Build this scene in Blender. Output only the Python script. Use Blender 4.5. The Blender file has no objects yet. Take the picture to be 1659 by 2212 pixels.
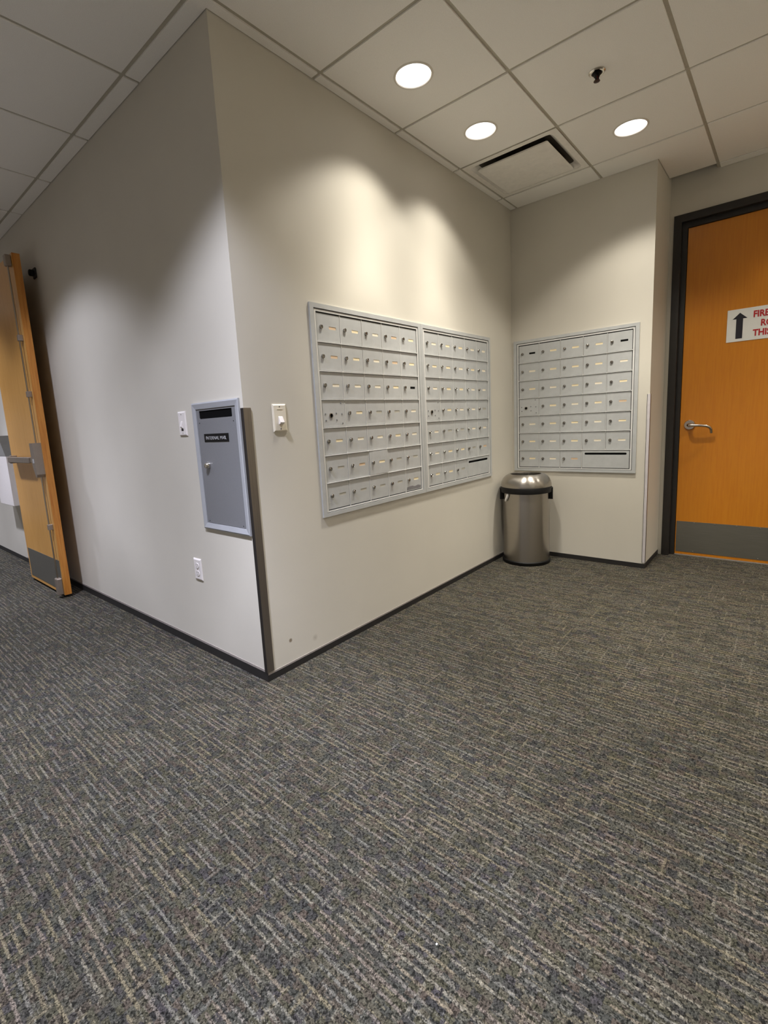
import bpy, bmesh, math, random
from mathutils import Vector, Matrix

C = bpy.context.scene.collection
SC = bpy.context.scene
RND = random.Random(7)
PI = math.pi

# ------------------------------------------------------------------ camera
H, L, XD, YR = 2.705, 2.5985, 3.055, -0.995      # ceiling height, inner corner, door wall, return corner
cam = bpy.data.cameras.new('camera')
cam.sensor_fit = 'VERTICAL'
cam.sensor_height = 24.0
cam.lens = 1044.919 * 24.0 / 2212.0
cam.shift_x = (829.5 - 796.4996) / 2212.0
cam.shift_y = (1076.2212 - 1106.0) / 2212.0
cam.clip_start = 0.02
camo = bpy.data.objects.new('camera', cam)
C.objects.link(camo)
yaw, pit, rol = 0.7221, -0.1546, -0.055
fw = Vector((math.cos(pit) * math.cos(yaw), math.cos(pit) * math.sin(yaw), math.sin(pit)))
rt = Vector((math.sin(yaw), -math.cos(yaw), 0))
up = rt.cross(fw)
r2 = rt * math.cos(rol) + up * math.sin(rol)
u2 = -rt * math.sin(rol) + up * math.cos(rol)
mw = Matrix((r2, u2, -fw)).transposed().to_4x4()
mw.translation = Vector((-1.2191, -1.7466, 1.1489))
camo.matrix_world = mw
SC.camera = camo

# ------------------------------------------------------------------ light and exposure
world = bpy.data.worlds.new('world')
SC.world = world
world.use_nodes = True
world.node_tree.nodes['Background'].inputs[0].default_value = (0.9, 0.95, 1, 1)
world.node_tree.nodes['Background'].inputs[1].default_value = 0.02
SC.view_settings.view_transform = 'Standard'
SC.view_settings.look = 'None'
SC.view_settings.gamma = 1.0
SC.view_settings.use_curve_mapping = False
SC.view_settings.exposure = 0.0
LOBBY_W, HALL_W = 12.0, 34.0
FILL = 1.0                      # downlight powers; this factor is for the added fill lamps
LOBBY_C, HALL_C = (1.0, 0.94, 0.835), (0.80, 0.83, 1.0)
CONE = math.radians(132)
BEAM = dict(edge=(58, 45), power=-1.25, cap=11.0)      # reflector curve of a downlight: soft cut-off, rising towards straight down
LENS_E = 3.0


# ------------------------------------------------------------------ materials
def srgb(r, g, b):
    f = lambda c: (c / 255 / 12.92) if c / 255 <= 0.04045 else ((c / 255 + 0.055) / 1.055) ** 2.4
    return (f(r), f(g), f(b), 1)


class N:
    """tiny helper around a node tree"""
    def __init__(self, name):
        self.m = bpy.data.materials.new(name)
        self.m.use_nodes = True
        self.t = self.m.node_tree
        self.b = self.t.nodes['Principled BSDF']
        self.pos = None

    def n(self, kind, **kw):
        o = self.t.nodes.new(kind)
        for k, v in kw.items():
            setattr(o, k, v)
        return o

    def put(self, sock, v):
        if hasattr(v, 'is_output') or isinstance(v, bpy.types.NodeSocket):
            self.t.links.new(v, sock)
        else:
            sock.default_value = v

    def math(self, op, a, b=None, c=None):
        o = self.n('ShaderNodeMath', operation=op)
        self.put(o.inputs[0], a)
        if b is not None:
            self.put(o.inputs[1], b)
        if c is not None:
            self.put(o.inputs[2], c)
        return o.outputs[0]

    def object_coord(self):
        if self.pos is None:
            self.pos = self.n('ShaderNodeTexCoord').outputs['Object']
        return self.pos

    def noise(self, scale, detail=2.0, rough=0.5, vec=None):
        o = self.n('ShaderNodeTexNoise')
        self.put(o.inputs['Vector'], vec if vec is not None else self.object_coord())
        o.inputs['Scale'].default_value = scale
        o.inputs['Detail'].default_value = detail
        o.inputs['Roughness'].default_value = rough
        return o.outputs[0]

    def mix(self, fac, a, b):
        o = self.n('ShaderNodeMix', data_type='RGBA')
        self.put(o.inputs[0], fac)
        self.put(o.inputs[6], a)
        self.put(o.inputs[7], b)
        return o.outputs[2]

    def ramp(self, fac, stops, const=False):
        o = self.n('ShaderNodeValToRGB')
        cr = o.color_ramp
        if const:
            cr.interpolation = 'CONSTANT'
        while len(cr.elements) < len(stops):
            cr.elements.new(0.5)
        for e, (p, c) in zip(cr.elements, stops):
            e.position = p
            e.color = c
        self.put(o.inputs[0], fac)
        return o.outputs[0]

    def bump(self, height, strength, dist=0.002):
        o = self.n('ShaderNodeBump')
        o.inputs['Strength'].default_value = strength
        o.inputs['Distance'].default_value = dist
        self.put(o.inputs['Height'], height)
        self.t.links.new(o.outputs[0], self.b.inputs['Normal'])


def plain(name, col, rough=0.5, metal=0.0, vary=0.06, scale=30, bump=0.0, spec=0.5, stretch=None):
    k = N(name)
    vec = k.object_coord()
    if stretch:
        mp = k.n('ShaderNodeMapping')
        mp.inputs['Scale'].default_value = stretch
        k.t.links.new(vec, mp.inputs['Vector'])
        vec = mp.outputs[0]
    nz = k.noise(scale, 3, 0.6, vec)
    lo = tuple(c * (1 - vary) for c in col[:3]) + (1,)
    hi = tuple(min(1, c * (1 + vary)) for c in col[:3]) + (1,)
    k.put(k.b.inputs['Base Color'], k.ramp(nz, [(0.3, lo), (0.7, hi)]))
    k.b.inputs['Roughness'].default_value = rough
    k.b.inputs['Metallic'].default_value = metal
    k.b.inputs['Specular IOR Level'].default_value = spec
    if bump:
        k.bump(nz, bump)
    return k.m


def wall_paint(name, col, marks=()):
    k = N(name)
    big = k.noise(1.4, 3, 0.55)
    fine = k.noise(260, 2, 0.6)
    lo = tuple(c * 0.965 for c in col[:3]) + (1,)
    hi = tuple(min(1, c * 1.03) for c in col[:3]) + (1,)
    c = k.ramp(big, [(0.3, lo), (0.7, hi)])
    for (p, rad, amt) in marks:                     # small scuffs that stay on the wall
        d = k.n('ShaderNodeVectorMath', operation='DISTANCE')
        k.t.links.new(k.object_coord(), d.inputs[0])
        d.inputs[1].default_value = p
        f = k.math('DIVIDE', d.outputs['Value'], rad)
        f = k.math('SUBTRACT', 1.0, f)
        f = k.math('MAXIMUM', f, 0.0)
        f = k.math('MULTIPLY', f, amt)
        f = k.math('MULTIPLY', f, k.math('ADD', k.noise(90, 3), 0.4))
        f = k.math('MINIMUM', f, 0.8)
        c = k.mix(f, c, srgb(110, 92, 66))
    k.put(k.b.inputs['Base Color'], c)
    k.b.inputs['Roughness'].default_value = 0.55
    k.b.inputs['Specular IOR Level'].default_value = 0.3
    k.bump(fine, 0.12, 0.001)
    return k.m


def carpet():
    k = N('carpet')
    sep = k.n('ShaderNodeSeparateXYZ')
    k.t.links.new(k.object_coord(), sep.inputs[0])
    X, Y = sep.outputs[0], sep.outputs[1]
    jit = k.math('MULTIPLY', k.math('SUBTRACT', k.noise(110, 2), 0.5), 0.007)
    jit2 = k.math('MULTIPLY', k.math('SUBTRACT', k.noise(70, 2), 0.5), 0.012)

    def white(a, b):
        w = k.n('ShaderNodeTexWhiteNoise', noise_dimensions='2D')
        cx = k.n('ShaderNodeCombineXYZ')
        k.put(cx.inputs[0], a)
        k.put(cx.inputs[1], b)
        k.t.links.new(cx.outputs[0], w.inputs['Vector'])
        return w

    def streaks(a, b, pitch, length, present, halfw, seed):
        u = k.math('DIVIDE', k.math('ADD', a, jit), pitch)
        i = k.math('FLOOR', u)
        fu = k.math('FRACT', u)
        off = k.math('MULTIPLY', white(i, seed).outputs['Value'], 7.0)
        v = k.math('ADD', k.math('DIVIDE', k.math('ADD', b, jit2), length), off)
        j = k.math('FLOOR', v)
        fv = k.math('FRACT', v)
        w = white(k.math('ADD', i, seed * 3.1), j)
        s = k.n('ShaderNodeSeparateColor')
        k.t.links.new(w.outputs['Color'], s.inputs[0])
        on = k.math('LESS_THAN', s.outputs[0], present)
        ln = k.math('LESS_THAN', fv, k.math('MULTIPLY_ADD', s.outputs[1], 0.5, 0.5))
        d = k.math('ABSOLUTE', k.math('SUBTRACT', fu, 0.5))
        mr = k.n('ShaderNodeMapRange', interpolation_type='SMOOTHSTEP')
        k.put(mr.inputs[0], d)
        mr.inputs[1].default_value = halfw * 0.55
        mr.inputs[2].default_value = halfw * 1.45
        mr.inputs[3].default_value = 1
        mr.inputs[4].default_value = 0
        return k.math('MULTIPLY', k.math('MULTIPLY', on, ln), mr.outputs[0]), s.outputs[2]

    # ground: short blocks of dark yarn
    ub = k.math('FLOOR', k.math('DIVIDE', k.math('ADD', X, jit2), 0.0135))
    vb = k.math('FLOOR', k.math('DIVIDE', k.math('ADD', Y, jit), 0.021))
    blk = white(ub, vb).outputs['Value']
    base = k.ramp(blk, [(0.0, srgb(70, 69, 72)), (0.16, srgb(96, 93, 74)), (0.32, srgb(104, 91, 82)),
                        (0.5, srgb(98, 97, 87)), (0.64, srgb(80, 82, 79)), (0.8, srgb(114, 108, 92)),
                        (0.93, srgb(84, 79, 86))], True)
    big = k.noise(5, 2)
    base = k.mix(k.math('MULTIPLY', big, 0.9), base, srgb(94, 91, 78))
    s1, c1 = streaks(X, Y, 0.0205, 0.165, 0.76, 0.165, 3.0)
    s2, c2 = streaks(Y, X, 0.036, 0.080, 0.20, 0.085, 11.0)
    s3, c3 = streaks(X, Y, 0.0095, 0.05, 0.50, 0.18, 23.0)
    yarn = lambda c: k.ramp(c, [(0.0, srgb(176, 168, 148)), (0.35, srgb(152, 150, 140)),
                                (0.6, srgb(172, 156, 142)), (0.85, srgb(168, 156, 126))])
    rag = k.math('GREATER_THAN', k.noise(420, 1), 0.36)
    rag2 = k.math('GREATER_THAN', k.noise(300, 1), 0.46)
    col = k.mix(k.math('MULTIPLY', k.math('MULTIPLY', s3, rag2), 0.45), base, yarn(c3))
    col = k.mix(k.math('MULTIPLY', k.math('MULTIPLY', s2, rag), 0.42), col, yarn(c2))
    col = k.mix(k.math('MULTIPLY', k.math('MULTIPLY', s1, rag), 0.60), col, yarn(c1))
    # tufts: 3 mm speckle
    sp = white(k.math('FLOOR', k.math('MULTIPLY', X, 330)), k.math('FLOOR', k.math('MULTIPLY', Y, 330))).outputs['Value']
    dk = k.math('LESS_THAN', k.noise(125, 2, 0.6), 0.44)
    n2 = k.noise(330, 2, 0.7)
    f = k.math('MULTIPLY_ADD', sp, 0.9, k.math('MULTIPLY_ADD', n2, 2.6, -0.75))
    f = k.math('MULTIPLY', f, k.math('MULTIPLY_ADD', dk, -0.68, 1.0))
    mul = k.n('ShaderNodeVectorMath', operation='SCALE')
    k.t.links.new(col, mul.inputs[0])
    k.put(mul.inputs['Scale'], k.math('MULTIPLY', k.math('MAXIMUM', f, 0.10), 0.42))
    k.t.links.new(mul.outputs[0], k.b.inputs['Base Color'])
    k.b.inputs['Roughness'].default_value = 0.95
    k.b.inputs['Specular IOR Level'].default_value = 0.1
    hgt = k.math('ADD', k.math('MULTIPLY', s1, 0.7), k.math('MULTIPLY', n2, 1.2))
    k.bump(hgt, 0.7, 0.003)
    return k.m


def wood(name, col, dark):
    k = N(name)
    mp = k.n('ShaderNodeMapping')
    mp.inputs['Scale'].default_value = (14, 14, 0.8)
    k.t.links.new(k.object_coord(), mp.inputs['Vector'])
    g = k.noise(6, 5, 0.6, mp.outputs[0])
    k.put(k.b.inputs['Base Color'], k.ramp(g, [(0.35, dark), (0.6, col)]))
    k.b.inputs['Roughness'].default_value = 0.33
    k.b.inputs['Specular IOR Level'].default_value = 0.5
    return k.m


def emit(name, col, strength):
    k = N(name)
    k.b.inputs['Base Color'].default_value = (0.8, 0.8, 0.8, 1)
    k.b.inputs['Emission Color'].default_value = col
    k.b.inputs['Emission Strength'].default_value = strength
    return k.m


WALLC = srgb(205, 200, 188)
def brushed_round(name, col, rough):
    m = plain(name, col, rough, 1.0, 0.06, 12, 0, 0.5, (0.6, 0.6, 60))
    nt = m.node_tree
    b = nt.nodes['Principled BSDF']
    b.inputs['Anisotropic'].default_value = 0.75
    b.inputs['Anisotropic Rotation'].default_value = 0.25
    tg = nt.nodes.new('ShaderNodeTangent')
    tg.direction_type = 'RADIAL'
    tg.axis = 'Z'
    nt.links.new(tg.outputs[0], b.inputs['Tangent'])
    return m


M = dict(
    can_steel=brushed_round('can_steel', srgb(172, 166, 158), 0.27),
    wall=wall_paint('wall_paint', WALLC),
    wall_lobby=wall_paint('wall_paint_scuffed', WALLC, [((0.035, 0, 0.165), 0.022, 1.6), ((0.037, 0, 0.15), 0.03, 0.5),
                          ((0.145, 0, 0.145), 0.012, 1.8), ((0.30, 0, 0.10), 0.02, 0.4)]),
    tile=plain('ceiling_tile', srgb(248, 245, 239), 0.9, 0, 0.07, 420, 0.25, 0.1),
    tee=plain('ceiling_grid', srgb(186, 180, 164), 0.6, 0, 0.05, 40),
    slab=plain('ceiling_void', srgb(60, 56, 50), 0.9),
    carpet=carpet(),
    base=plain('rubber_base', srgb(34, 32, 31), 0.55, 0, 0.1),
    bead=plain('wall_bead', srgb(150, 142, 136), 0.5, 0, 0.12, 60),
    steel=plain('brushed_steel', srgb(168, 160, 148), 0.28, 1.0, 0.10, 12, 0, 0.5, (22, 22, 0.6)),
    guard=plain('guard_steel', srgb(138, 130, 122), 0.36, 0.9, 0.10, 12, 0, 0.5, (30, 30, 0.6)),
    guard_shaded=plain('guard_shaded_side', srgb(70, 66, 64), 0.45, 0.8, 0.1, 12, 0, 0.5, (30, 30, 0.6)),  # same steel, darkened to paint the dark reflection on one flange
    chrome=plain('bright_metal', srgb(205, 200, 192), 0.18, 1.0, 0.03),
    lock=plain('lock_chrome', srgb(150, 146, 140), 0.16, 1.0, 0.05),
    guard_lit=plain('guard_lit_face', srgb(222, 216, 218), 0.3, 0.3, 0.04),  # pale colour stands in for lamps reflected in the metal
    lever=plain('satin_metal', srgb(196, 186, 172), 0.24, 1.0, 0.03),
    kick=plain('kick_plate_steel', srgb(138, 136, 128), 0.40, 0.8, 0.06, 10, 0, 0.5, (0.6, 25, 25)),
    alu=plain('silver_paint', srgb(189, 191, 191), 0.42, 0.2, 0.05, 18),
    alu_hi=plain('silver_edge', srgb(222, 222, 220), 0.36, 0.2, 0.04, 18),
    alu_blue=plain('blue_grey_frame', srgb(170, 172, 176), 0.42, 0.1, 0.04, 20),
    panel_grey=plain('dark_silver_panel', srgb(134, 135, 138), 0.42, 0.3, 0.05, 300, 0.03),
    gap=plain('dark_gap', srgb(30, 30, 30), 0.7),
    black=plain('black_plastic', srgb(12, 11, 11), 0.5, 0, 0.1, spec=0.25),
    slot=plain('slot_black', srgb(4, 4, 4), 0.9, 0, 0.0, spec=0.1),
    ivory=plain('ivory_plastic', srgb(232, 224, 206), 0.35, 0, 0.02),
    white=plain('white_plastic', srgb(228, 222, 218), 0.4, 0, 0.02),
    pure=plain('white_paper', srgb(238, 236, 232), 0.6, 0, 0.02),
    card=plain('cream_card', srgb(238, 222, 184), 0.7, 0, 0.05, 200),
    card2=plain('pale_card', srgb(236, 226, 204), 0.7, 0, 0.05, 200),
    card3=plain('tan_card', srgb(212, 184, 152), 0.7, 0, 0.05, 200),
    card_grey=plain('blank_insert', srgb(176, 172, 160), 0.6, 0, 0.04, 200),
    card_black=plain('black_insert', srgb(6, 6, 6), 0.8, 0, 0.0, spec=0.1),
    sticker=plain('worn_sticker', srgb(122, 120, 122), 0.6, 0, 0.15, 120),
    wood_r=wood('orange_wood', srgb(202, 128, 30), srgb(196, 120, 26)),
    wood_l=wood('honey_wood', srgb(212, 160, 86), srgb(203, 148, 74)),
    wood_edge=wood('door_edge_wood', srgb(196, 132, 58), srgb(176, 108, 40)),
    bronze=plain('dark_bronze', srgb(34, 31, 28), 0.5, 0, 0.1),
    device=plain('exit_device_metal', srgb(150, 138, 126), 0.45, 0.6, 0.05),
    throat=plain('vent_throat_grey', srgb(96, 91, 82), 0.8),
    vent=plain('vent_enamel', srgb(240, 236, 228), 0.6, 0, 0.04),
    sign_white=plain('sign_white', srgb(226, 226, 222), 0.4, 0, 0.02),
    sign_black=plain('sign_black', srgb(24, 22, 34), 0.5, 0, 0.05),
    sign_red=plain('sign_red', srgb(178, 34, 40), 0.5, 0, 0.05),
    label_text=plain('label_lettering', srgb(190, 190, 190), 0.5, 0, 0.0),
    sprinkler_brown=plain('sprinkler_brown', srgb(70, 46, 38), 0.4, 0.6),
    bulb=plain('glass_bulb', srgb(120, 30, 20), 0.2, 0, 0.05),
    grey_box=plain('grey_hood', srgb(158, 158, 156), 0.4, 0.1, 0.05),
    lens_l=emit('lit_lens_lobby', (1.0, 0.96, 0.95, 1), LENS_E),
    lens_h=emit('lit_lens_hall', (1.0, 0.96, 0.98, 1), LENS_E),
    ring=plain('light_trim', srgb(226, 220, 208), 0.4, 0, 0.02),
)


# ------------------------------------------------------------------ geometry helpers
class B:
    def __init__(self):
        self.bm = bmesh.new()

    def box(self, x0, x1, y0, y1, z0, z1, bevel=0.0, seg=1):
        vs = [self.bm.verts.new((x, y, z)) for x in (x0, x1) for y in (y0, y1) for z in (z0, z1)]
        fs = [(0, 1, 3, 2), (4, 6, 7, 5), (0, 4, 5, 1), (2, 3, 7, 6), (0, 2, 6, 4), (1, 5, 7, 3)]
        faces = [self.bm.faces.new([vs[i] for i in f]) for f in fs]
        if bevel:
            es = list({e for f in faces for e in f.edges})
            bmesh.ops.bevel(self.bm, geom=es, offset=bevel, segments=seg, affect='EDGES', profile=0.5)
        return self

    def prism(self, pts, ax, a, b):
        """polygon pts (2-D) extruded along axis ax from a to b"""
        def P(p, t):
            return {'x': (t, p[0], p[1]), 'y': (p[0], t, p[1]), 'z': (p[0], p[1], t)}[ax]
        lo = [self.bm.verts.new(P(p, a)) for p in pts]
        hi = [self.bm.verts.new(P(p, b)) for p in pts]
        n = len(pts)
        self.bm.faces.new(lo)
        self.bm.faces.new(hi[::-1])
        for i in range(n):
            self.bm.faces.new([lo[i], hi[i], hi[(i + 1) % n], lo[(i + 1) % n]])
        return self

    def plate(self, outer, holes, ax, a, b):
        """flat plate with holes, extruded along ax from a to b"""
        def P(p, t):
            return {'x': (t, p[0], p[1]), 'y': (p[0], t, p[1]), 'z': (p[0], p[1], t)}[ax]
        bm = self.bm
        es = []
        for loop in [outer] + list(holes):
            vs = [bm.verts.new(P(p, a)) for p in loop]
            es += [bm.edges.new((vs[i], vs[(i + 1) % len(vs)])) for i in range(len(vs))]
        r = bmesh.ops.triangle_fill(bm, edges=es, use_beauty=True, use_dissolve=False)
        fs = [g for g in r['geom'] if isinstance(g, bmesh.types.BMFace)]
        e = bmesh.ops.extrude_face_region(bm, geom=fs)
        d = Vector(P((0, 0), b)) - Vector(P((0, 0), a))
        bmesh.ops.translate(bm, verts=[v for v in e['geom'] if isinstance(v, bmesh.types.BMVert)], vec=d)
        return self

    def lathe(self, prof, seg=32, c=(0, 0, 0), ax='z', cap=True):
        """profile [(r, t)] turned around ax through c"""
        rings = []
        for (r, t) in prof:
            ring = []
            for i in range(seg):
                a = 2 * PI * i / seg
                p, q = r * math.cos(a), r * math.sin(a)
                v = {'z': (p, q, t), 'y': (p, t, q), 'x': (t, p, q)}[ax]
                ring.append(self.bm.verts.new((c[0] + v[0], c[1] + v[1], c[2] + v[2])))
            rings.append(ring)
        for a, b in zip(rings, rings[1:]):
            for i in range(seg):
                self.bm.faces.new([a[i], a[(i + 1) % seg], b[(i + 1) % seg], b[i]])
        if cap:
            self.bm.faces.new(rings[0][::-1])
            self.bm.faces.new(rings[-1])
        return self

    def tube(self, pts, r, seg=10):
        pts = [Vector(p) for p in pts]
        rings = []
        for i, p in enumerate(pts):
            d = (pts[min(i + 1, len(pts) - 1)] - pts[max(i - 1, 0)]).normalized()
            a = d.orthogonal().normalized() if i == 0 else (a - d * a.dot(d)).normalized()
            b = d.cross(a)
            rr = r[i] if isinstance(r, (list, tuple)) else r
            rings.append([self.bm.verts.new(p + a * rr * math.cos(2 * PI * k / seg) + b * rr * math.sin(2 * PI * k / seg)) for k in range(seg)])
        for a_, b_ in zip(rings, rings[1:]):
            for k in range(seg):
                self.bm.faces.new([a_[k], a_[(k + 1) % seg], b_[(k + 1) % seg], b_[k]])
        self.bm.faces.new(rings[0][::-1])
        self.bm.faces.new(rings[-1])
        return self

    def build(self, name, mat, parent=None, smooth=False, loc=None):
        bmesh.ops.recalc_face_normals(self.bm, faces=self.bm.faces)
        me = bpy.data.meshes.new(name)
        self.bm.to_mesh(me)
        self.bm.free()
        me.materials.append(M[mat] if isinstance(mat, str) else mat)
        if smooth:
            me.shade_smooth()
            me.set_sharp_from_angle(angle=math.radians(38))
        return inst(name, me, parent, loc)


def inst(name, me, parent=None, loc=None):
    o = bpy.data.objects.new(name, me)
    C.objects.link(o)
    if parent is not None:
        o.parent = parent
    if loc is not None:
        o.location = loc
    return o


def tag(o, label=None, cat=None, group=None, kind=None):
    for k, v in (('label', label), ('category', cat), ('group', group), ('kind', kind)):
        if v:
            o[k] = v
    return o


def thing(name, loc, rz=0, label=None, cat=None, group=None, kind=None):
    o = bpy.data.objects.new(name, None)
    o.empty_display_size = 0.05
    C.objects.link(o)
    o.location = loc
    o.rotation_euler = (0, 0, rz)
    return tag(o, label, cat, group, kind)


def struct(b, name, mat, parent=None):
    return tag(b.build(name, mat, parent), kind='structure')


def circle(cx, cy, r, n=32):
    return [(cx + r * math.cos(2 * PI * i / n), cy + r * math.sin(2 * PI * i / n)) for i in range(n)]


def rect(x0, x1, y0, y1):
    return [(x0, y0), (x1, y0), (x1, y1), (x0, y1)]


def stadium(x0, x1, y0, y1, n=6):
    r = (y1 - y0) / 2
    cy = (y0 + y1) / 2
    a = [(x1 - r + r * math.cos(t), cy + r * math.sin(t)) for t in [(-0.5 + i / n) * PI for i in range(n + 1)]]
    b = [(x0 + r + r * math.cos(t), cy + r * math.sin(t)) for t in [(0.5 + i / n) * PI for i in range(n + 1)]]
    return a + b


def text_mesh(s, size, align='LEFT', bold=0.0):
    cu = bpy.data.curves.new('lettering', 'FONT')
    cu.body = s
    cu.size = size
    cu.align_x = align
    cu.align_y = 'BOTTOM_BASELINE'
    cu.extrude = 0.0004
    cu.offset = bold
    cu.resolution_u = 3
    o = bpy.data.objects.new('lettering', cu)
    C.objects.link(o)
    me = bpy.data.meshes.new_from_object(o.evaluated_get(bpy.context.evaluated_depsgraph_get()))
    bpy.data.objects.remove(o)
    bpy.data.curves.remove(cu)
    me.transform(Matrix.Rotation(PI / 2, 4, 'X'))         # stands upright, readable from -y
    return me


# ------------------------------------------------------------------ the room shell
XW, YS, YN, TOP = -2.10, -3.60, 6.60, H + 0.16
struct(B().box(XW - 0.1, XD + 0.3, YS - 0.1, YN + 0.1, -0.08, 0.0), 'floor', 'carpet')
struct(B().box(0, 0.12, 0, YN, 0, TOP), 'wall_left', 'wall')
struct(B().box(0.12, L + 0.12, 0, 0.12, 0, TOP).box(0.12, 0.121, 0, 0.1, 0, 0.01), 'wall_middle', 'wall_lobby')
struct(B().box(L, L + 0.12, YR, 0, 0, TOP), 'wall_rear', 'wall')
struct(B().box(L + 0.12, XD, YR, YR + 0.12, 0, TOP), 'wall_recess', 'wall')
D0, D1, DZ = -1.022, -2.105, 2.472                        # right door: outer frame edges and height
struct(B().box(XD, XD + 0.15, D0, YR + 0.12, 0, TOP).box(XD, XD + 0.15, D1, D0, DZ, TOP)
       .box(XD, XD + 0.15, YS, D1, 0, TOP), 'wall_right', 'wall')
struct(B().box(XW - 0.1, XW, YS, YN, 0, TOP), 'wall_corridor', 'wall')
struct(B().box(XW - 0.1, XD + 0.15, YS - 0.1, YS, 0, TOP), 'wall_behind', 'wall')
struct(B().box(XW - 0.1, 0.12, YN, YN + 0.1, 0, TOP), 'wall_far', 'wall')

BH = 0.043                                                # black rubber base and its bead
struct(B().box(-0.003, 0, -0.003, YN, 0, BH), 'baseboard_left', 'base')
struct(B().box(0, L, -0.003, 0, 0, BH - 0.012), 'baseboard_middle', 'base')
struct(B().box(L - 0.003, L, YR - 0.003, -0.003, 0, BH - 0.008), 'baseboard_rear', 'base')
struct(B().box(L, XD, YR - 0.003, YR, 0, BH - 0.008), 'baseboard_recess', 'base')
struct(B().box(XD - 0.003, XD, YS, D1, 0, BH), 'baseboard_right', 'base')
bead = B()
yy = -0.002
while yy < 3.6:                                           # chipped lower edge of the bead
    ln = RND.uniform(0.02, 0.16)
    bead.box(-0.002, 0, yy, yy + ln, BH - RND.choice([0, 0, 0.001, 0.003, 0.005]) * (1 if yy < 0.5 else 0.3), BH + 0.011)
    yy += ln
struct(bead, 'trim_1', 'bead')
struct(B().box(0, L, -0.002, 0, BH - 0.012, BH - 0.004), 'trim_2', 'bead')

# ------------------------------------------------------------------ ceiling: slab, grid, tiles
ceil = struct(B().box(XW - 0.1, XD + 0.15, YS - 0.1, YN + 0.1, H + 0.16, H + 0.22), 'ceiling', 'slab')
S = 0.6096
GX, GY = 0.535, -0.052
xs = [GX + S * k for k in range(-4, 5)]
ys = [GY + S * k for k in range(-5, 11)]
TW = 0.012                                                # half width of a tee


def free_y(x):
    return (YS, YN) if x < 0 else ((YS, 0) if x < L else (YS, YR))


def free_x(y):
    return (XW, 0) if y > 0 else ((XW, L) if y > YR else (XW, XD))


for x in xs:
    a, b = free_y(x)
    B().box(x - TW, x + TW, a, b, H + 0.006, H + 0.03).build('grid_runner', 'tee', ceil)
for j, y in enumerate(ys):
    a, b = free_x(y)
    for k in range(len(xs) + 1):
        x0 = max(a, xs[k - 1] + TW if k else a)
        x1 = min(b, xs[k] - TW if k < len(xs) else b)
        if x1 - x0 > 0.02:
            B().box(x0, x1, y - TW, y + TW, H + 0.0065, H + 0.03).build('grid_cross_tee', 'tee', ceil)

G = 0.0085                                                # tile edge to grid line
LIGHTS = [(0.850, -0.338), (1.472, -0.346), (2.075, -0.957), (0.23, -2.19), (1.45, -2.19), (-0.80, -0.345),
          (-0.86, 1.61), (-0.86, 3.44), (-0.86, 5.27), (-0.98, -2.19), (2.67, -2.19),
          (-0.98, -3.3), (0.23, -3.3), (1.45, -3.3), (2.67, -3.3)]  # this row: unseen downlights added as soft fill off the back wall
SPRINK = (1.45, -0.957)
VENT = (2, -1)
full = B().box(-S / 2 + G, S / 2 - G, -S / 2 + G, S / 2 - G, 0, 0.016, 0.002).build('ceiling_tile', 'tile', ceil)
full_me = full.data
bpy.data.objects.remove(full)
RL = 0.0865
for ix in range(-5, 5):
    for iy in range(-6, 11):
        x0, x1 = GX + S * ix, GX + S * (ix + 1)
        y0, y1 = GY + S * iy, GY + S * (iy + 1)
        if (ix, iy) == (2, -1):
            continue                                      # the air vent fills this cell
        if ix == -1 and iy == 0:                          # wraps the outside corner
            B().prism([(x0 + G, y0 + G), (x1 - G, y0 + G), (x1 - G, -0.003), (-0.003, -0.003), (-0.003, y1 - G), (x0 + G, y1 - G)], 'z', H, H + 0.016).build('ceiling_tile', 'tile', ceil)
            continue
        if x0 < L < x1 and y0 < YR < y1:                  # notched round the return of the rear wall
            B().prism([(x0 + G, y0 + G), (x1 - G, y0 + G), (x1 - G, YR - 0.003), (L - 0.003, YR - 0.003), (L - 0.003, y1 - G), (x0 + G, y1 - G)], 'z', H, H + 0.016).build('ceiling_tile', 'tile', ceil)
            continue
        fx = free_x((y0 + y1) / 2)
        if iy == 0:
            fx = (XW, 0) if x0 < 0 else (XW, L)
        a, b = max(x0 + G, fx[0] + 0.002), min(x1 - G, fx[1] - 0.003)
        fy = free_y((x0 + x1) / 2)
        c, d = max(y0 + G, YS + 0.002), min(y1 - G, (0 if x0 >= -0.2 and iy == 0 else (YR if x0 > L else YN)) - 0.003)
        if b - a < 0.012 or d - c < 0.012:
            continue
        hole = [p for p in LIGHTS if x0 < p[0] < x1 and y0 < p[1] < y1]
        if hole:
            B().plate(rect(a, b, c, d), [circle(hole[0][0], hole[0][1], RL)], 'z', H, H + 0.016).build('ceiling_tile', 'tile', ceil)
        elif b - a > S - 2 * G - 0.001 and d - c > S - 2 * G - 0.001:
            inst('ceiling_tile', full_me, ceil, ((x0 + x1) / 2, (y0 + y1) / 2, H))
        else:
            B().box(a, b, c, d, H, H + 0.016).build('ceiling_tile', 'tile', ceil)

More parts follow.
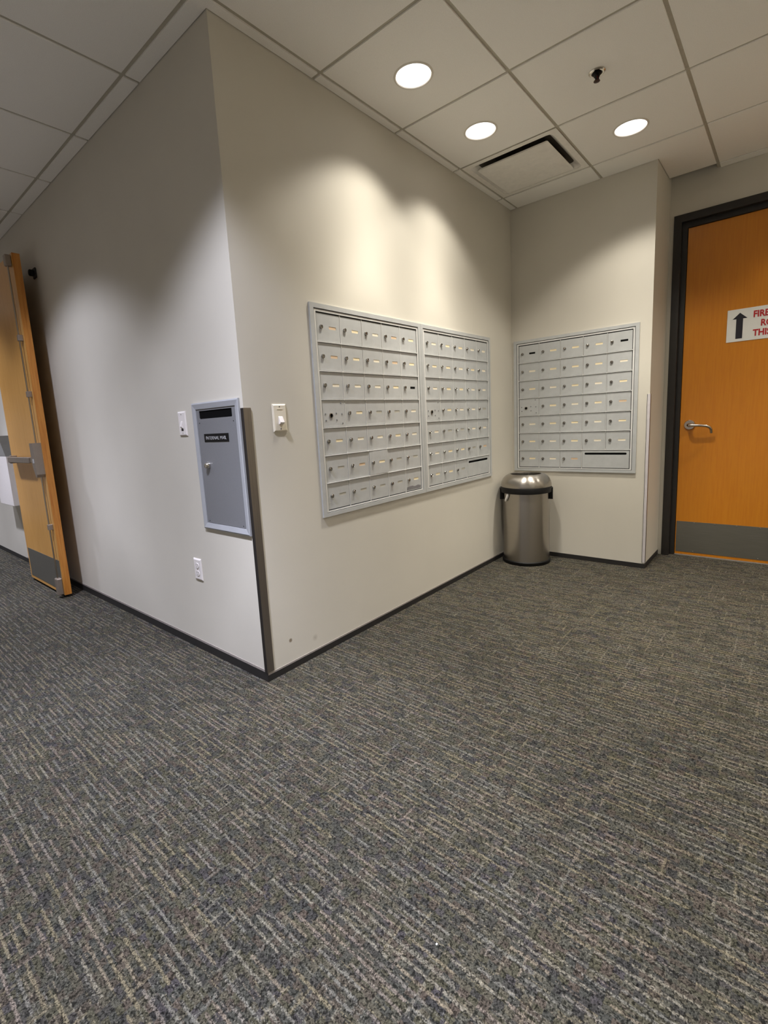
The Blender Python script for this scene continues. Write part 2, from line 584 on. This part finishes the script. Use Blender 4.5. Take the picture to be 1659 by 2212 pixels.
# ------------------------------------------------------------------ downlights
DL = {0: 'bright round downlight nearest the outside wall corner, above the left mailbox bank',
      1: 'bright round downlight between the first downlight and the ceiling air vent',
      2: 'bright round downlight nearest the orange wood door, right of the ceiling vent',
      3: 'lit round downlight in the lobby ceiling behind the mailbox area, nearer the corridor',
      4: 'lit round downlight in the middle of the lobby ceiling, facing the mailboxes',
      5: 'lit round corridor downlight beside the outside wall corner',
      6: 'lit round corridor downlight before the open wood door',
      7: 'lit round corridor downlight beside the open wood door',
      8: 'lit round corridor downlight at the far end past the open door',
      11: "added unseen fill downlight by the lobby's back wall, nearest the corridor",
      12: "added unseen fill downlight by the lobby's back wall, second from the corridor",
      13: "added unseen fill downlight by the lobby's back wall, second from the door",
      14: "added unseen fill downlight by the lobby's back wall, on the door side",
      10: 'lit round downlight in the lobby ceiling in front of the orange wood door',
      9: 'lit round downlight in the ceiling behind the outside wall corner, corridor side'}


def beam_nodes(ld):
    """the lamp's own candela curve: a strong core, a weaker wide beam, a soft cut-off"""
    ld.use_nodes = True
    nt = ld.node_tree
    em = [n for n in nt.nodes if n.type == 'EMISSION'][0]
    geo = nt.nodes.new('ShaderNodeNewGeometry')
    sep = nt.nodes.new('ShaderNodeSeparateXYZ')
    nt.links.new(geo.outputs['Incoming'], sep.inputs[0])
    ab = nt.nodes.new('ShaderNodeMath')
    ab.operation = 'ABSOLUTE'
    nt.links.new(sep.outputs[2], ab.inputs[0])

    def mr(a, b, lo, hi):
        m = nt.nodes.new('ShaderNodeMapRange')
        m.interpolation_type = 'SMOOTHSTEP'
        nt.links.new(ab.outputs[0], m.inputs[0])
        m.inputs[1].default_value = math.cos(math.radians(a))
        m.inputs[2].default_value = math.cos(math.radians(b))
        m.inputs[3].default_value = lo
        m.inputs[4].default_value = hi
        return m.outputs[0]
    def mt(op, p, q):
        m = nt.nodes.new('ShaderNodeMath')
        m.operation = op
        for i, v_ in enumerate((p, q)):
            if isinstance(v_, float):
                m.inputs[i].default_value = v_
            else:
                nt.links.new(v_, m.inputs[i])
        return m.outputs[0]
    sin2 = mt('MAXIMUM', mt('SUBTRACT', 1.0, mt('MULTIPLY', ab.outputs[0], ab.outputs[0])), 0.001)
    curve = mt('MINIMUM', mt('POWER', sin2, BEAM['power']), BEAM['cap'])
    nt.links.new(mt('MULTIPLY', mr(*BEAM['edge'], 0, 1), curve), em.inputs['Strength'])


for i, (x, y) in enumerate(LIGHTS):
    hall = i in (5, 6, 7, 8, 9)
    t = thing('recessed_downlight', (x, y, H), 0, DL[i], 'ceiling light', 'recessed downlights in the ceiling')
    B().lathe([(0.080, -0.001), (0.0825, -0.004), (0.088, -0.0035), (0.0915, -0.0003), (0.085, -0.0002), (0.0805, 0.004), (0.080, -0.001)], 48, cap=False).build('trim_ring', 'ring', t, True)
    B().lathe([(0.0805, 0.004), (0.081, 0.03), (0.082, 0.12), (0.0, 0.12)], 48, cap=False).build('can', 'ring', t, True)
    B().lathe([(0.0800, 0.006), (0.0795, 0.003), (0.05, 0.002), (0.0, 0.0015)], 48, cap=False).build('lens', 'lens_h' if hall else 'lens_l', t, True)
    ld = bpy.data.lights.new('downlight_lamp', 'SPOT')
    ld.energy = (HALL_W if hall else LOBBY_W) * (1.75 if i == 5 else 1.4 if i == 2 else FILL if i > 10 else 1.0)
    ld.color = HALL_C if hall else LOBBY_C
    ld.spot_size = CONE
    ld.spot_blend = 0.10
    ld.shadow_soft_size = 0.06
    beam_nodes(ld)
    lo = bpy.data.objects.new('downlight_lamp', ld)
    C.objects.link(lo)
    lo.parent = t
    lo.location = (0, 0, -0.012)

# ------------------------------------------------------------------ air vent
vx0, vx1 = GX + 2 * S + G, GX + 3 * S - G
vy0, vy1 = GY - S + G, GY - G
vcx, vcy = (vx0 + vx1) / 2, (vy0 + vy1) / 2
v = thing('ceiling_vent', (vcx, vcy, H), 0, 'square ceiling air vent with a flat centre plate by the inner wall corner', 'vent')
ho, hi_ = (vx1 - vx0) / 2, 0.262


def rrect(h, r, n=5):
    out = []
    for qx, qy, a0 in ((1, 1, 0), (-1, 1, 90), (-1, -1, 180), (1, -1, 270)):
        for i in range(n + 1):
            a = math.radians(a0 + 90 * i / n)
            out.append((qx * (h - r) + r * math.cos(a), qy * (h - r) + r * math.sin(a)))
    return out


B().plate(rect(-ho, ho, -ho, ho), [rrect(hi_, 0.03)], 'z', 0.001, 0.004).build('vent_frame', 'vent', v)
n_ = len(rrect(1, 0.1))


def funnel(stages, name, mat, cap):
    b_ = B()
    loops = [[b_.bm.verts.new((p[0], p[1], z)) for p in rrect(h, r)] for h, r, z in stages]
    for a, c in zip(loops, loops[1:]):
        for i in range(n_):
            b_.bm.faces.new([a[i], a[(i + 1) % n_], c[(i + 1) % n_], c[i]])
    if cap:
        b_.bm.faces.new(loops[-1])
    b_.build(name, mat, v, True)


funnel(((hi_, 0.03, 0.003), (0.228, 0.03, 0.030)), 'vent_slope', 'vent', False)
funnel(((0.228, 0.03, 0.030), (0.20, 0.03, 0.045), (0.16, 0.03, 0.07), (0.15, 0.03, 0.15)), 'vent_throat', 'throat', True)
B().prism(rrect(0.224, 0.010), 'z', -0.014, -0.010).prism(rrect(0.218, 0.010), 'z', -0.010, -0.002).build('centre_plate', 'vent', v)
B().box(-0.12, 0.12, -0.006, 0.006, -0.003, 0.008).box(-0.006, 0.006, -0.12, 0.12, -0.003, 0.008).box(-0.02, 0.02, -0.02, 0.02, 0.01, 0.15).build('plate_hanger', 'slab', v)

# ------------------------------------------------------------------ sprinkler
s = thing('sprinkler_head', (SPRINK[0], SPRINK[1], H), 0, 'small dark sprinkler head with a chrome collar hanging from a ceiling tile', 'sprinkler')
B().lathe([(0.036, 0.0), (0.036, -0.003), (0.031, -0.007), (0.024, -0.007), (0.024, -0.001)], 32, cap=False).build('collar', 'chrome', s, True)
B().lathe([(0.0, -0.001), (0.020, -0.001), (0.020, -0.010), (0.013, -0.014), (0.013, -0.020), (0.0, -0.020)], 20, cap=False).build('body', 'black', s, True)
bf = B()
for q in (-1, 1):
    bf.tube([(q * 0.013, 0, -0.010), (q * 0.018, 0, -0.020), (q * 0.014, 0, -0.030), (q * 0.004, 0, -0.037)], 0.005, 8)
bf.build('frame_arms', 'black', s, True)
B().tube([(0, 0, -0.012), (0, 0, -0.035)], 0.004, 10).build('bulb', 'bulb', s, True)
B().lathe([(0.0, -0.035), (0.013, -0.037), (0.014, -0.040), (0.0, -0.043)], 24, cap=False).build('deflector', 'sprinkler_brown', s, True)

# ------------------------------------------------------------------ mailbox banks
BW, BHT = 0.900, 1.030
OX, OZ, GW, GH = 0.040, 0.030, 0.820, 0.962
CW, RH = GW / 5, GH / 7
DW, DH = CW - 0.0075, RH - 0.0085
Yb, Yd, Yi, Yr, Yo = -0.0008, -0.0030, -0.0050, -0.0075, -0.0095


def rect_frame(b, x0, x1, z0, z1, w, ya, yb, wl=None, wr=None, wb=None, wt=None):
    wl, wr, wb, wt = wl or w, wr or w, wb or w, wt or w
    b.plate(rect(x0, x1, z0, z1), [rect(x0 + wl, x1 - wr, z0 + wb, z1 - wt)], 'y', ya, yb)


def mesh_of(b, mat, smooth=False):
    o = b.build('proto', mat, None, smooth)
    me = o.data
    bpy.data.objects.remove(o)
    return me


door_me = mesh_of(B().plate(rect(0, DW, 0, DH), [[(0.0815, 0.0610), (0.0830, 0.0595), (0.1285, 0.0595), (0.1300, 0.0610), (0.1300, 0.0715), (0.1285, 0.0730), (0.0830, 0.0730), (0.0815, 0.0715)]], 'y', Yb - 0.0004, Yd), 'alu')
dl = B().lathe([(0.0105, Yd + 0.001), (0.0105, Yd - 0.0035), (0.0085, Yd - 0.0075), (0.0055, Yd - 0.0085), (0.0045, Yd - 0.0065), (0.0, Yd - 0.0065)], 16, (0, 0, 0), 'y', cap=False)
lock_me = mesh_of(dl, 'lock', True)
key_me = mesh_of(B().box(-0.001, 0.001, Yd - 0.0070, Yd - 0.0064, -0.004, 0.004), 'slot')
card_me = {}
for c_ in ('card', 'card2', 'card3', 'card_grey', 'card_black'):
    card_me[c_] = mesh_of(B().box(0.080, 0.1315, Yb - 0.0012, Yb - 0.0009, 0.0575, 0.0755), c_)
mull_short = mesh_of(B().box(-0.0018, 0.0018, Yb, Yi + 0.0008, OZ + RH, OZ + GH), 'alu_hi')
mull_me = mesh_of(B().box(-0.0018, 0.0018, Yb, Yi + 0.0008, OZ, OZ + GH), 'alu_hi')
rail_me = mesh_of(B().prism([(Yb, 0.0028), (Yr, 0.0022), (Yr, -0.0018), (Yb, -0.0026)], 'x', OX - 0.003, OX + GW + 0.003), 'alu_hi')


def bank(loc, rz, label, parcel, black, tan, grey, seed):
    rr = random.Random(seed)
    t = thing('mailbox_bank', loc, rz, label, 'mailboxes', 'silver mailbox banks set in the lobby walls')
    B().box(0.004, BW - 0.004, Yb + 0.0002, Yb, 0.004, BHT - 0.004).build('back_panel', 'gap', t)
    fr = B()
    rect_frame(fr, 0, BW, 0, BHT, 0.024, -0.0001, Yo, 0.024, 0.024, 0.019, 0.022)
    fr.build('outer_frame', 'alu', t)
    inn = B()
    rect_frame(inn, 0.028, BW - 0.028, 0.022, BHT - 0.026, 0.009, Yb, Yi - 0.0015, 0.0105, 0.0105, 0.0065, 0.010)
    inn.build('inner_frame', 'alu_hi', t)
    for q in range(1, 7):
        inst('shelf_rail', rail_me, t, (0, 0, OZ + q * RH))
    for q in range(1, 5):
        inst('mullion', mull_short if parcel and q == 4 else mull_me, t, (OX + q * CW, 0, 0))
    for r in range(7):                                    # r = 0 is the top row
        z = OZ + GH - (r + 1) * RH + 0.004
        for c in range(5):
            x = OX + c * CW + 0.00375
            if r == 3 and c == 0:                         # master lock plate
                lp = B().plate(rect(0, DW, 0, DH), [circle(0.056, 0.056, 0.0105, 16)], 'y', Yb - 0.0004, Yd - 0.0008).build('lock_plate', 'alu', t, loc=(x, 0, z))
                B().lathe([(0.0125, Yd), (0.0125, Yd - 0.004), (0.0095, Yd - 0.005), (0.0085, Yd + 0.001), (0.0, Yd + 0.001)], 18, (0.056, 0, 0.056), 'y', cap=False).build('master_lock', 'steel', lp, True)
                B().lathe([(0.0, Yd - 0.0005), (0.0082, Yd - 0.0002)], 14, (0.056, 0, 0.056), 'y', cap=False).build('keyhole', 'slot', lp)
                rv = B()
                for (px, pz) in ((0.131, 0.012), (0.018, 0.064), (0.094, 0.062), (0.135, 0.066), (0.020, 0.096), (0.096, 0.095), (0.138, 0.113)):
                    rv.lathe([(0.0042, Yd), (0.0042, Yd - 0.0022), (0.0018, Yd - 0.0032), (0.0, Yd - 0.0033)], 10, (px, 0, DH - pz), 'y', cap=False)
                tag(rv.build('rivets', 'panel_grey', lp, True), kind='stuff')
                continue
            if parcel and r == 6 and c >= 3:
                if c == 3:
                    w2 = DW + CW
                    pp = B().plate(rect(0, w2, 0, DH), [stadium(0.016, w2 - 0.016, DH - 0.032, DH - 0.0165)], 'y', Yb - 0.0004, Yi).build('parcel_panel', 'alu', t, loc=(x, 0, z))
                    B().box(0.012, w2 - 0.012, Yb - 0.0012, Yb - 0.0009, DH - 0.034, DH - 0.014).build('mail_slot', 'slot', pp)
                continue
            d = inst('mailbox_door', door_me, t, (x, 0, z))
            if not parcel and (r, c) == (5, 2):           # this door stands slightly proud
                d.location.y = -0.003
                d.rotation_euler = (0, 0, -0.02)
            elif rr.random() < 0.3:
                d.rotation_euler = (rr.uniform(-0.004, 0.004), 0, 0)
            lk = inst('door_lock', lock_me, d, (0.0275, 0, 0.0665))
            lk.rotation_euler = (0, rr.choice([0, 0, 0, 0.5, -0.7, 1.57]), 0)
            kind = 'card_black' if (r, c) in black else ('card3' if (r, c) in tan else rr.choice(['card', 'card', 'card', 'card2', 'card2', 'card2', 'card2', 'card3']))
            if grey and (r, c) not in black and (r, c) not in tan and rr.random() < grey[r]:
                kind = 'card_grey'
            inst('name_card', card_me[kind], d, (0, 0, 0))
            if not parcel and (r, c) == (6, 4):
                B().prism([(0.004, 0.004), (0.150, 0.004), (0.152, 0.020), (0.120, 0.026), (0.090, 0.021), (0.060, 0.027), (0.008, 0.023)], 'y', Yd, Yd - 0.0003).build('worn_sticker', 'sticker', d)
    return t


bank((0.410, 0, 0.692), 0, 'silver mailbox bank nearest the outside corner, five doors filling its bottom row',
     False, {(2, 4)}, {(0, 0), (1, 0)}, [0, 0, 0.05, 0.35, 0.5, 0.5, 0.8], 3)
bank((1.312, 0, 0.692), 0, 'silver mailbox bank on the long wall nearest the trash can, slotted panel at lower right',
     True, set(), set(), [0, 0, 0.1, 0.15, 0.25, 0.5, 0.4], 5)
bank((L, -0.022, 0.692), -PI / 2, 'silver mailbox bank on the narrow rear wall above the trash can',
     True, {(0, 0), (0, 4)}, set(), None, 9)

# ------------------------------------------------------------------ internal mail drop
im = thing('mail_drop_box', (0, 0.401, 0.684), -PI / 2, 'narrow dark grey internal mail drop with blue-grey frame beside the wall corner', 'mail drop')
W_, H_ = 0.379, 0.598


def bevel_frame(w, h, fwid, d_out, d_in):
    """picture-frame with a face sloping from the outer edge to the inner edge"""
    b = B()
    o = [(0, 0), (w, 0), (w, h), (0, h)]
    i_ = [(fwid, fwid), (w - fwid, fwid), (w - fwid, h - fwid), (fwid, h - fwid)]
    m_ = [(0.006, 0.006), (w - 0.006, 0.006), (w - 0.006, h - 0.006), (0.006, h - 0.006)]
    rows = [[b.bm.verts.new((p[0], y, p[1])) for p in pts] for pts, y in ((o, -0.0002), (o, -d_out * 0.8), (m_, -d_out), (i_, -d_in), (i_, -0.0005))]
    for a, c in zip(rows, rows[1:]):
        for k in range(4):
            b.bm.faces.new([a[k], a[(k + 1) % 4], c[(k + 1) % 4], c[k]])
    return b


bevel_frame(W_, H_, 0.029, 0.011, 0.007).build('frame', 'alu_blue', im)
pan = B().plate(rect(0.031, W_ - 0.031, 0.031, H_ - 0.031), [[(0.053, 0.527), (0.056, 0.524), (W_ - 0.062, 0.524), (W_ - 0.059, 0.527), (W_ - 0.059, 0.5585), (W_ - 0.062, 0.5605), (0.056, 0.5605), (0.053, 0.5585)]], 'y', -0.0012, -0.0042).build('door_panel', 'panel_grey', im)
B().box(0.04, W_ - 0.045, -0.0011, -0.0008, 0.515, 0.567).build('mail_slot', 'slot', pan)
B().box(0.030, W_ - 0.030, -0.0006, -0.0002, 0.030, H_ - 0.030).build('back_panel', 'gap', im)
lab = B().box(0.080, 0.280, -0.0060, -0.0042, 0.417, 0.4545, 0.0006).build('name_plate', 'black', pan)
me = text_mesh('INTERNAL MAIL', 0.0225, 'LEFT', -0.0003)
me.materials.append(M['label_text'])
xs_ = [v_.co.x for v_ in me.vertices]
w_t = max(xs_) - min(xs_)
sc_ = 0.166 / w_t
me.transform(Matrix.Diagonal((sc_, 1, 1, 1)))
lt = inst('lettering', me, pan, (0.097 - min(xs_) * sc_, -0.0063, 0.4275))
B().lathe([(0.0165, -0.0042), (0.0165, -0.009), (0.0145, -0.017), (0.010, -0.022), (0.0, -0.0235)], 24, (0.090, 0, 0.308), 'y', cap=False).build('knob_lock', 'chrome', im, True)
for (px, pz) in ((0.050, 0.505), (0.327, 0.505), (0.050, 0.040), (0.327, 0.040)):
    B().lathe([(0.0028, -0.0042), (0.0022, -0.0055), (0.0, -0.0058)], 8, (px, 0, pz), 'y', cap=False).build('screw', 'gap', im, True)

# ------------------------------------------------------------------ switches and outlet


def wall_plate(name, loc, rz, label, cat, w, h, mat):
    t = thing(name, loc, rz, label, cat)
    b = B()
    o = rect(0, w, 0, h)
    i_ = rect(0.006, w - 0.006, 0.006, h - 0.006)
    rows = [[b.bm.verts.new((p[0], y, p[1])) for p in pts] for pts, y in ((o, -0.0002), (o, -0.003), (i_, -0.0068))]
    for a, c in zip(rows, rows[1:]):
        for k in range(4):
            b.bm.faces.new([a[k], a[(k + 1) % 4], c[(k + 1) % 4], c[k]])
    b.bm.faces.new(rows[-1])
    b.build('cover_plate', mat, t)
    return t


t = wall_plate('light_switch', (0.148, 0, 1.131), 0, 'ivory light switch with raised paddle, right of the outside wall corner', 'light switch', 0.076, 0.122, 'ivory')
B().prism([(-0.0066, 0.068), (-0.0085, 0.066), (-0.020, 0.041), (-0.018, 0.036), (-0.0066, 0.032)], 'x', 0.028, 0.051).build('paddle', 'white', t)
B().box(0.023, 0.053, -0.0080, -0.0066, 0.0985, 0.1015).build('indicator_bar', 'ivory', t)
for z in (0.012, 0.110):
    B().lathe([(0.003, -0.0066), (0.0026, -0.0076), (0.0, -0.0078)], 10, (0.038, 0, z), 'y', cap=False).build('screw', 'gap', t)

t = wall_plate('light_switch', (0, 0.546, 1.134), -PI / 2, 'white light switch with small toggle, left of the internal mail drop', 'light switch', 0.072, 0.118, 'white')
B().prism([(-0.0066, 0.072), (-0.0085, 0.070), (-0.017, 0.045), (-0.0066, 0.036)], 'x', 0.030, 0.043).build('toggle', 'white', t)
B().box(0.028, 0.045, -0.0072, -0.0066, 0.024, 0.036).build('toggle_slot', 'gap', t)
for z in (0.014, 0.104):
    B().lathe([(0.003, -0.0066), (0.0026, -0.0076), (0.0, -0.0078)], 10, (0.036, 0, z), 'y', cap=False).build('screw', 'device', t)

t = wall_plate('power_outlet', (0, 0.553, 0.397), -PI / 2, 'white duplex power outlet low on the wall below the internal mail drop', 'outlet', 0.072, 0.113, 'white')
for z in (0.036, 0.077):
    rc = B().prism(stadium(0.019, 0.053, z - 0.0135, z + 0.0135), 'y', -0.0066, -0.0086).build('receptacle', 'white', t)
    B().box(0.028, 0.0298, -0.0089, -0.0086, z + 0.001, z + 0.009).box(0.042, 0.0438, -0.0089, -0.0086, z + 0.002, z + 0.009).lathe([(0.0022, -0.0086), (0.0, -0.0089)], 8, (0.036, 0, z - 0.006), 'y', cap=False).build('socket_holes', 'gap', rc)
B().lathe([(0.003, -0.0066), (0.0026, -0.0076), (0.0, -0.0078)], 10, (0.036, 0, 0.0565), 'y', cap=False).build('screw', 'device', t)

# ------------------------------------------------------------------ corner guards
g = thing('corner_guard', (0, 0, BH + 0.001), 0, 'tall brushed steel guard on the outside corner beside the internal mail drop', 'corner guard', 'steel corner guards on the wall corners')
B().prism([(-0.0045, -0.0045), (-0.0045, 0.016), (-0.0004, 0.016), (-0.0004, -0.0005)], 'z', 0, 1.195).build('side_flange', 'guard_shaded', g)
B().prism([(-0.0045, -0.0045), (-0.0004, -0.0005), (0.034, -0.0005), (0.034, -0.0045)], 'z', 0, 1.195).build('front_flange', 'guard', g)
g = thing('corner_guard', (L, YR, BH + 0.001), 0, 'thin steel guard on the rear wall corner next to the orange door recess', 'corner guard', 'steel corner guards on the wall corners')
B().prism([(-0.0045, -0.0045), (-0.0045, 0.013), (-0.0004, 0.013), (-0.0004, -0.0005)], 'z', 0, 1.195).build('front_flange', 'guard_lit', g)
B().box(-0.0045, -0.0004, 0.013, 0.0155, 0, 1.195).build('shade_line', 'gap', g)  # dark strip painting the thin shadow line beside the flange
B().prism([(-0.0045, -0.0045), (-0.0004, -0.0005), (0.018, -0.0005), (0.018, -0.0045)], 'z', 0, 1.195).build('side_flange', 'guard', g)

# ------------------------------------------------------------------ trash can
tc = thing('trash_can', (2.391, -0.204, 0), 0, 'round brushed steel open-top trash can with black band in the inner corner', 'trash can')
B().lathe([(0.0, 0.0), (0.179, 0.0), (0.181, 0.006), (0.181, 0.024), (0.176, 0.03), (0.0, 0.03)], 56, cap=False).build('base_ring', 'black', tc, True)
B().lathe([(0.173, 0.028), (0.173, 0.560), (0.168, 0.560), (0.168, 0.034), (0.0, 0.034)], 56, cap=False).build('body', 'can_steel', tc, True)
B().lathe([(0.172, 0.552), (0.189, 0.556), (0.191, 0.590), (0.186, 0.600), (0.170, 0.600), (0.170, 0.552), (0.172, 0.552)], 56, cap=False).build('band', 'black', tc, True)
ang = math.atan2(-0.92, 0.39)
for q, nm in ((0, 'right'), (PI, 'left')):
    b = B()
    a0 = ang + q
    for k in range(-4, 4):
        p = []
        for rr_ in (0.1745, 0.197):
            for kk in (k, k + 1):
                a = a0 + kk * 0.045
                p.append((rr_ * math.cos(a), rr_ * math.sin(a)))
        b.prism([p[0], p[1], p[3], p[2]], 'z', 0.498, 0.585)
    b.build('handle', 'black', tc)
B().lathe([(0.187, 0.600), (0.188, 0.612), (0.183, 0.637), (0.172, 0.660), (0.153, 0.680), (0.132, 0.692), (0.118, 0.695), (0.113, 0.692), (0.112, 0.680), (0.118, 0.650)], 56, cap=False).build('lid', 'can_steel', tc, True)
B().lathe([(0.160, 0.600), (0.150, 0.50), (0.140, 0.06), (0.0, 0.06)], 40, cap=False).build('liner', 'slot', tc, True)
aa = ang + PI + 0.66
pts = []
for k in range(7):
    a = aa + 0.10 - 0.115 * (k / 6) ** 1.6 * 1.6
    pts.append((0.180 * math.cos(a), 0.180 * math.sin(a), 0.556 - 0.062 * k / 6))
B().tube(pts, [0.007, 0.009, 0.0095, 0.0095, 0.0095, 0.009, 0.006], 10).build('bag_tail', 'pure', tc, True)

# ------------------------------------------------------------------ right door
d1 = thing('door_1', (XD, D0, 0), -PI / 2, 'orange wood fire door in a dark frame at the right edge', None, None, 'structure')
FW, FH = D0 - D1, DZ
fb = B()
fb.plate([(0, 0), (0.048, 0), (0.048, FH - 0.05), (FW - 0.048, FH - 0.05), (FW - 0.048, 0), (FW, 0), (FW, FH), (0, FH)], [], 'y', -0.012, 0.034)
fb.plate([(0.0, 0), (0.079, 0), (0.079, FH - 0.083), (FW - 0.079, FH - 0.083), (FW - 0.079, 0), (FW, 0), (FW, FH), (0, FH)], [], 'y', 0.034, 0.12)
fb.build('door_frame', 'bronze', d1)
SX0, SX1, SZ1 = 0.081, FW - 0.081, FH - 0.085
lf = B().box(SX0, SX1, 0.050, 0.094, 0.008, SZ1, 0.001).build('door_leaf', 'wood_r', d1)
kp = B().box(SX0 + 0.006, SX1 - 0.006, 0.0485, 0.050, 0.028, 0.268).build('kick_plate', 'kick', d1)
for px in (0.14, 0.27, 0.40, 0.53, 0.66, 0.79):
    for pz in (0.036, 0.260):
        B().lathe([(0.004, 0.0485), (0.003, 0.047), (0.0, 0.0465)], 8, (SX0 + px - 0.02, 0, pz), 'y', cap=False).build('screw', 'chrome', kp)
hx, hz = 0.142, 1.003
lv = B().lathe([(0.0, 0.050), (0.037, 0.050), (0.037, 0.046), (0.033, 0.040), (0.0, 0.038)], 32, (hx, 0, hz), 'y', cap=False).build('lever_rose', 'lever', d1, True)
B().tube([(hx, 0.040, hz), (hx, 0.012, hz), (hx, -0.004, hz - 0.0005), (hx + 0.006, -0.013, hz - 0.001), (hx + 0.02, -0.016, hz - 0.002), (hx + 0.07, -0.015, hz - 0.004),
          (hx + 0.108, -0.012, hz - 0.009), (hx + 0.128, -0.004, hz - 0.018), (hx + 0.137, 0.008, hz - 0.034), (hx + 0.139, 0.020, hz - 0.060)],
         [0.014, 0.013, 0.012, 0.012, 0.0105, 0.010, 0.010, 0.010, 0.010, 0.009], 14).build('lever_handle', 'lever', d1, True)
B().box(SX0, SX1, 0.046, 0.1, 0.0, 0.007).build('threshold', 'bead', d1)

sg = thing('fire_room_sign', (XD + 0.0495, -1.356, 1.565), -PI / 2, 'white sign with black up arrow and red capitals on the orange wood door', 'sign')
B().box(0, 0.44, -0.0022, -0.0002, 0, 0.215, 0.0008).build('sign_board', 'sign_white', sg)
B().prism([(0.070, 0.190), (0.030, 0.150), (0.0515, 0.150), (0.0515, 0.019), (0.0885, 0.019), (0.0885, 0.150), (0.112, 0.150)], 'y', -0.0022, -0.0030).build('arrow', 'sign_black', sg)
for s_, x_, z_ in (('FIRE', 0.142, 0.149), ('RO', 0.184, 0.087), ('THIS', 0.146, 0.026)):
    me = text_mesh(s_, 0.058, 'LEFT', 0.0020)
    me.materials.append(M['sign_red'])
    me.transform(Matrix.Diagonal((0.80, 1, 1, 1)))
    inst('lettering', me, sg, (x_, -0.0026, z_))

# ------------------------------------------------------------------ left door, held open along the corridor wall
DY0, DY1, DX0, DX1, DTOP = 2.212, 3.030, -0.150, -0.104, 2.385
d2 = thing('door_2', (DX1, DY1, 0.0), 0, 'honey wood door held open flat along the corridor wall at left', None, None, 'structure')
o2 = Vector((DX1, DY1, 0))


def b2(x0, x1, y0, y1, z0, z1, bev=0.0):
    return B().box(x0 - o2.x, x1 - o2.x, y0 - o2.y, y1 - o2.y, z0, z1, bev)


b2(DX0, DX1, DY0 + 0.004, DY1, 0.020, DTOP).build('door_leaf', 'wood_l', d2)
b2(DX0 + 0.0005, DX1 - 0.0005, DY0, DY0 + 0.004, 0.020, DTOP).build('edge_strip', 'wood_edge', d2)
b2(DX0 - 0.0015, DX0, DY0 + 0.018, DY1 - 0.03, 0.045, 0.280).build('kick_plate', 'kick', d2)
b2(DX1, -0.0005, DY1 + 0.004, DY1 + 0.06, 0, DTOP).build('hinge_jamb', 'bronze', d2)
cs = B()
cy0, cy1 = DY0 + 0.010 - o2.y, DY0 + 0.085 - o2.y
cs.prism([(cy0, 1.135), (cy0, 0.915), (cy0 + 0.012, 0.895), (cy0 + 0.028, 0.895), (cy1 - 0.010, 0.96), (cy1, 1.00), (cy1, 1.135)], 'x', DX0 - 0.052 - o2.x, DX0 - o2.x)
ed = cs.build('exit_device_case', 'device', d2)
b2(DX0 - 0.054, DX0 - 0.052, DY0 + 0.030, DY0 + 0.056, 0.995, 1.025).build('lock_plate', 'alu', ed)
b2(DX0 - 0.056, DX0 - 0.020, DY0 + 0.150, DY0 + 0.70, 0.993, 1.036, 0.004).build('push_rail', 'device', d2)
b2(DX0 - 0.048, DX0 - 0.006, DY0 + 0.085, DY0 + 0.150, 0.996, 1.034, 0.004).build('rail_neck', 'lever', d2)
b2(DX0 - 0.045, DX0, DY0 + 0.665, DY0 + 0.705, 0.985, 1.045, 0.003).build('rail_end_bracket', 'device', d2)
ry = DY0 + 0.042 - o2.y
rx = DX0 - 0.020 - o2.x
B().tube([(rx, ry, 1.13), (rx, ry, 2.31)], 0.0055, 10).build('upper_rod', 'steel', d2, True)
B().tube([(rx, ry, 0.90), (rx, ry, 0.13)], 0.0055, 10).build('lower_rod', 'steel', d2, True)
for z in (1.845, 1.47, 0.53):
    b2(DX0 - 0.030, DX0, DY0 + 0.028, DY0 + 0.056, z - 0.02, z + 0.02, 0.002).build('rod_guide', 'device', d2)
b2(DX0 - 0.036, DX0, DY0 + 0.020, DY0 + 0.064, 2.305, 2.375, 0.004).build('top_latch', 'device', d2)
b2(DX0 - 0.036, DX0, DY0 + 0.008, DY0 + 0.066, 0.025, 0.150, 0.006).build('bottom_latch', 'device', d2)

dh = thing('door_holder', (0, 2.30, 2.30), -PI / 2, 'small dark holder on the corridor wall behind the top of the open door', 'door holder')
B().box(-0.028, 0.028, -0.012, -0.0003, -0.035, 0.035, 0.004).build('wall_plate', 'bronze', dh)
B().lathe([(0.020, -0.012), (0.022, -0.020), (0.022, -0.036), (0.017, -0.041), (0.0, -0.041)], 20, (0, 0, 0), 'y', cap=False).build('magnet', 'black', dh, True)

# ------------------------------------------------------------------ box on the wall past the open door
wb = thing('wall_cabinet', (0, 3.90, 0.585), -PI / 2, 'white wall box with flared grey top, beyond the open wood door at left', 'wall box')
B().box(0, 0.45, -0.100, -0.0003, 0, 0.445, 0.003).build('body', 'white', wb)
B().prism([(-0.0003, 0.445), (-0.100, 0.445), (-0.128, 0.60), (-0.128, 0.625), (-0.0003, 0.625)], 'x', 0, 0.45).build('hood', 'grey_box', wb)

# ------------------------------------------------------------------ scrap on the carpet
cr = B().box(-0.0022, 0.0022, -0.0018, 0.0018, 0, 0.0020, 0.0006).build('paper_scrap', 'pure', None, loc=(-0.476, -1.220, 0.0003))
tag(cr, 'tiny white scrap of paper lying on the grey carpet', 'scrap')
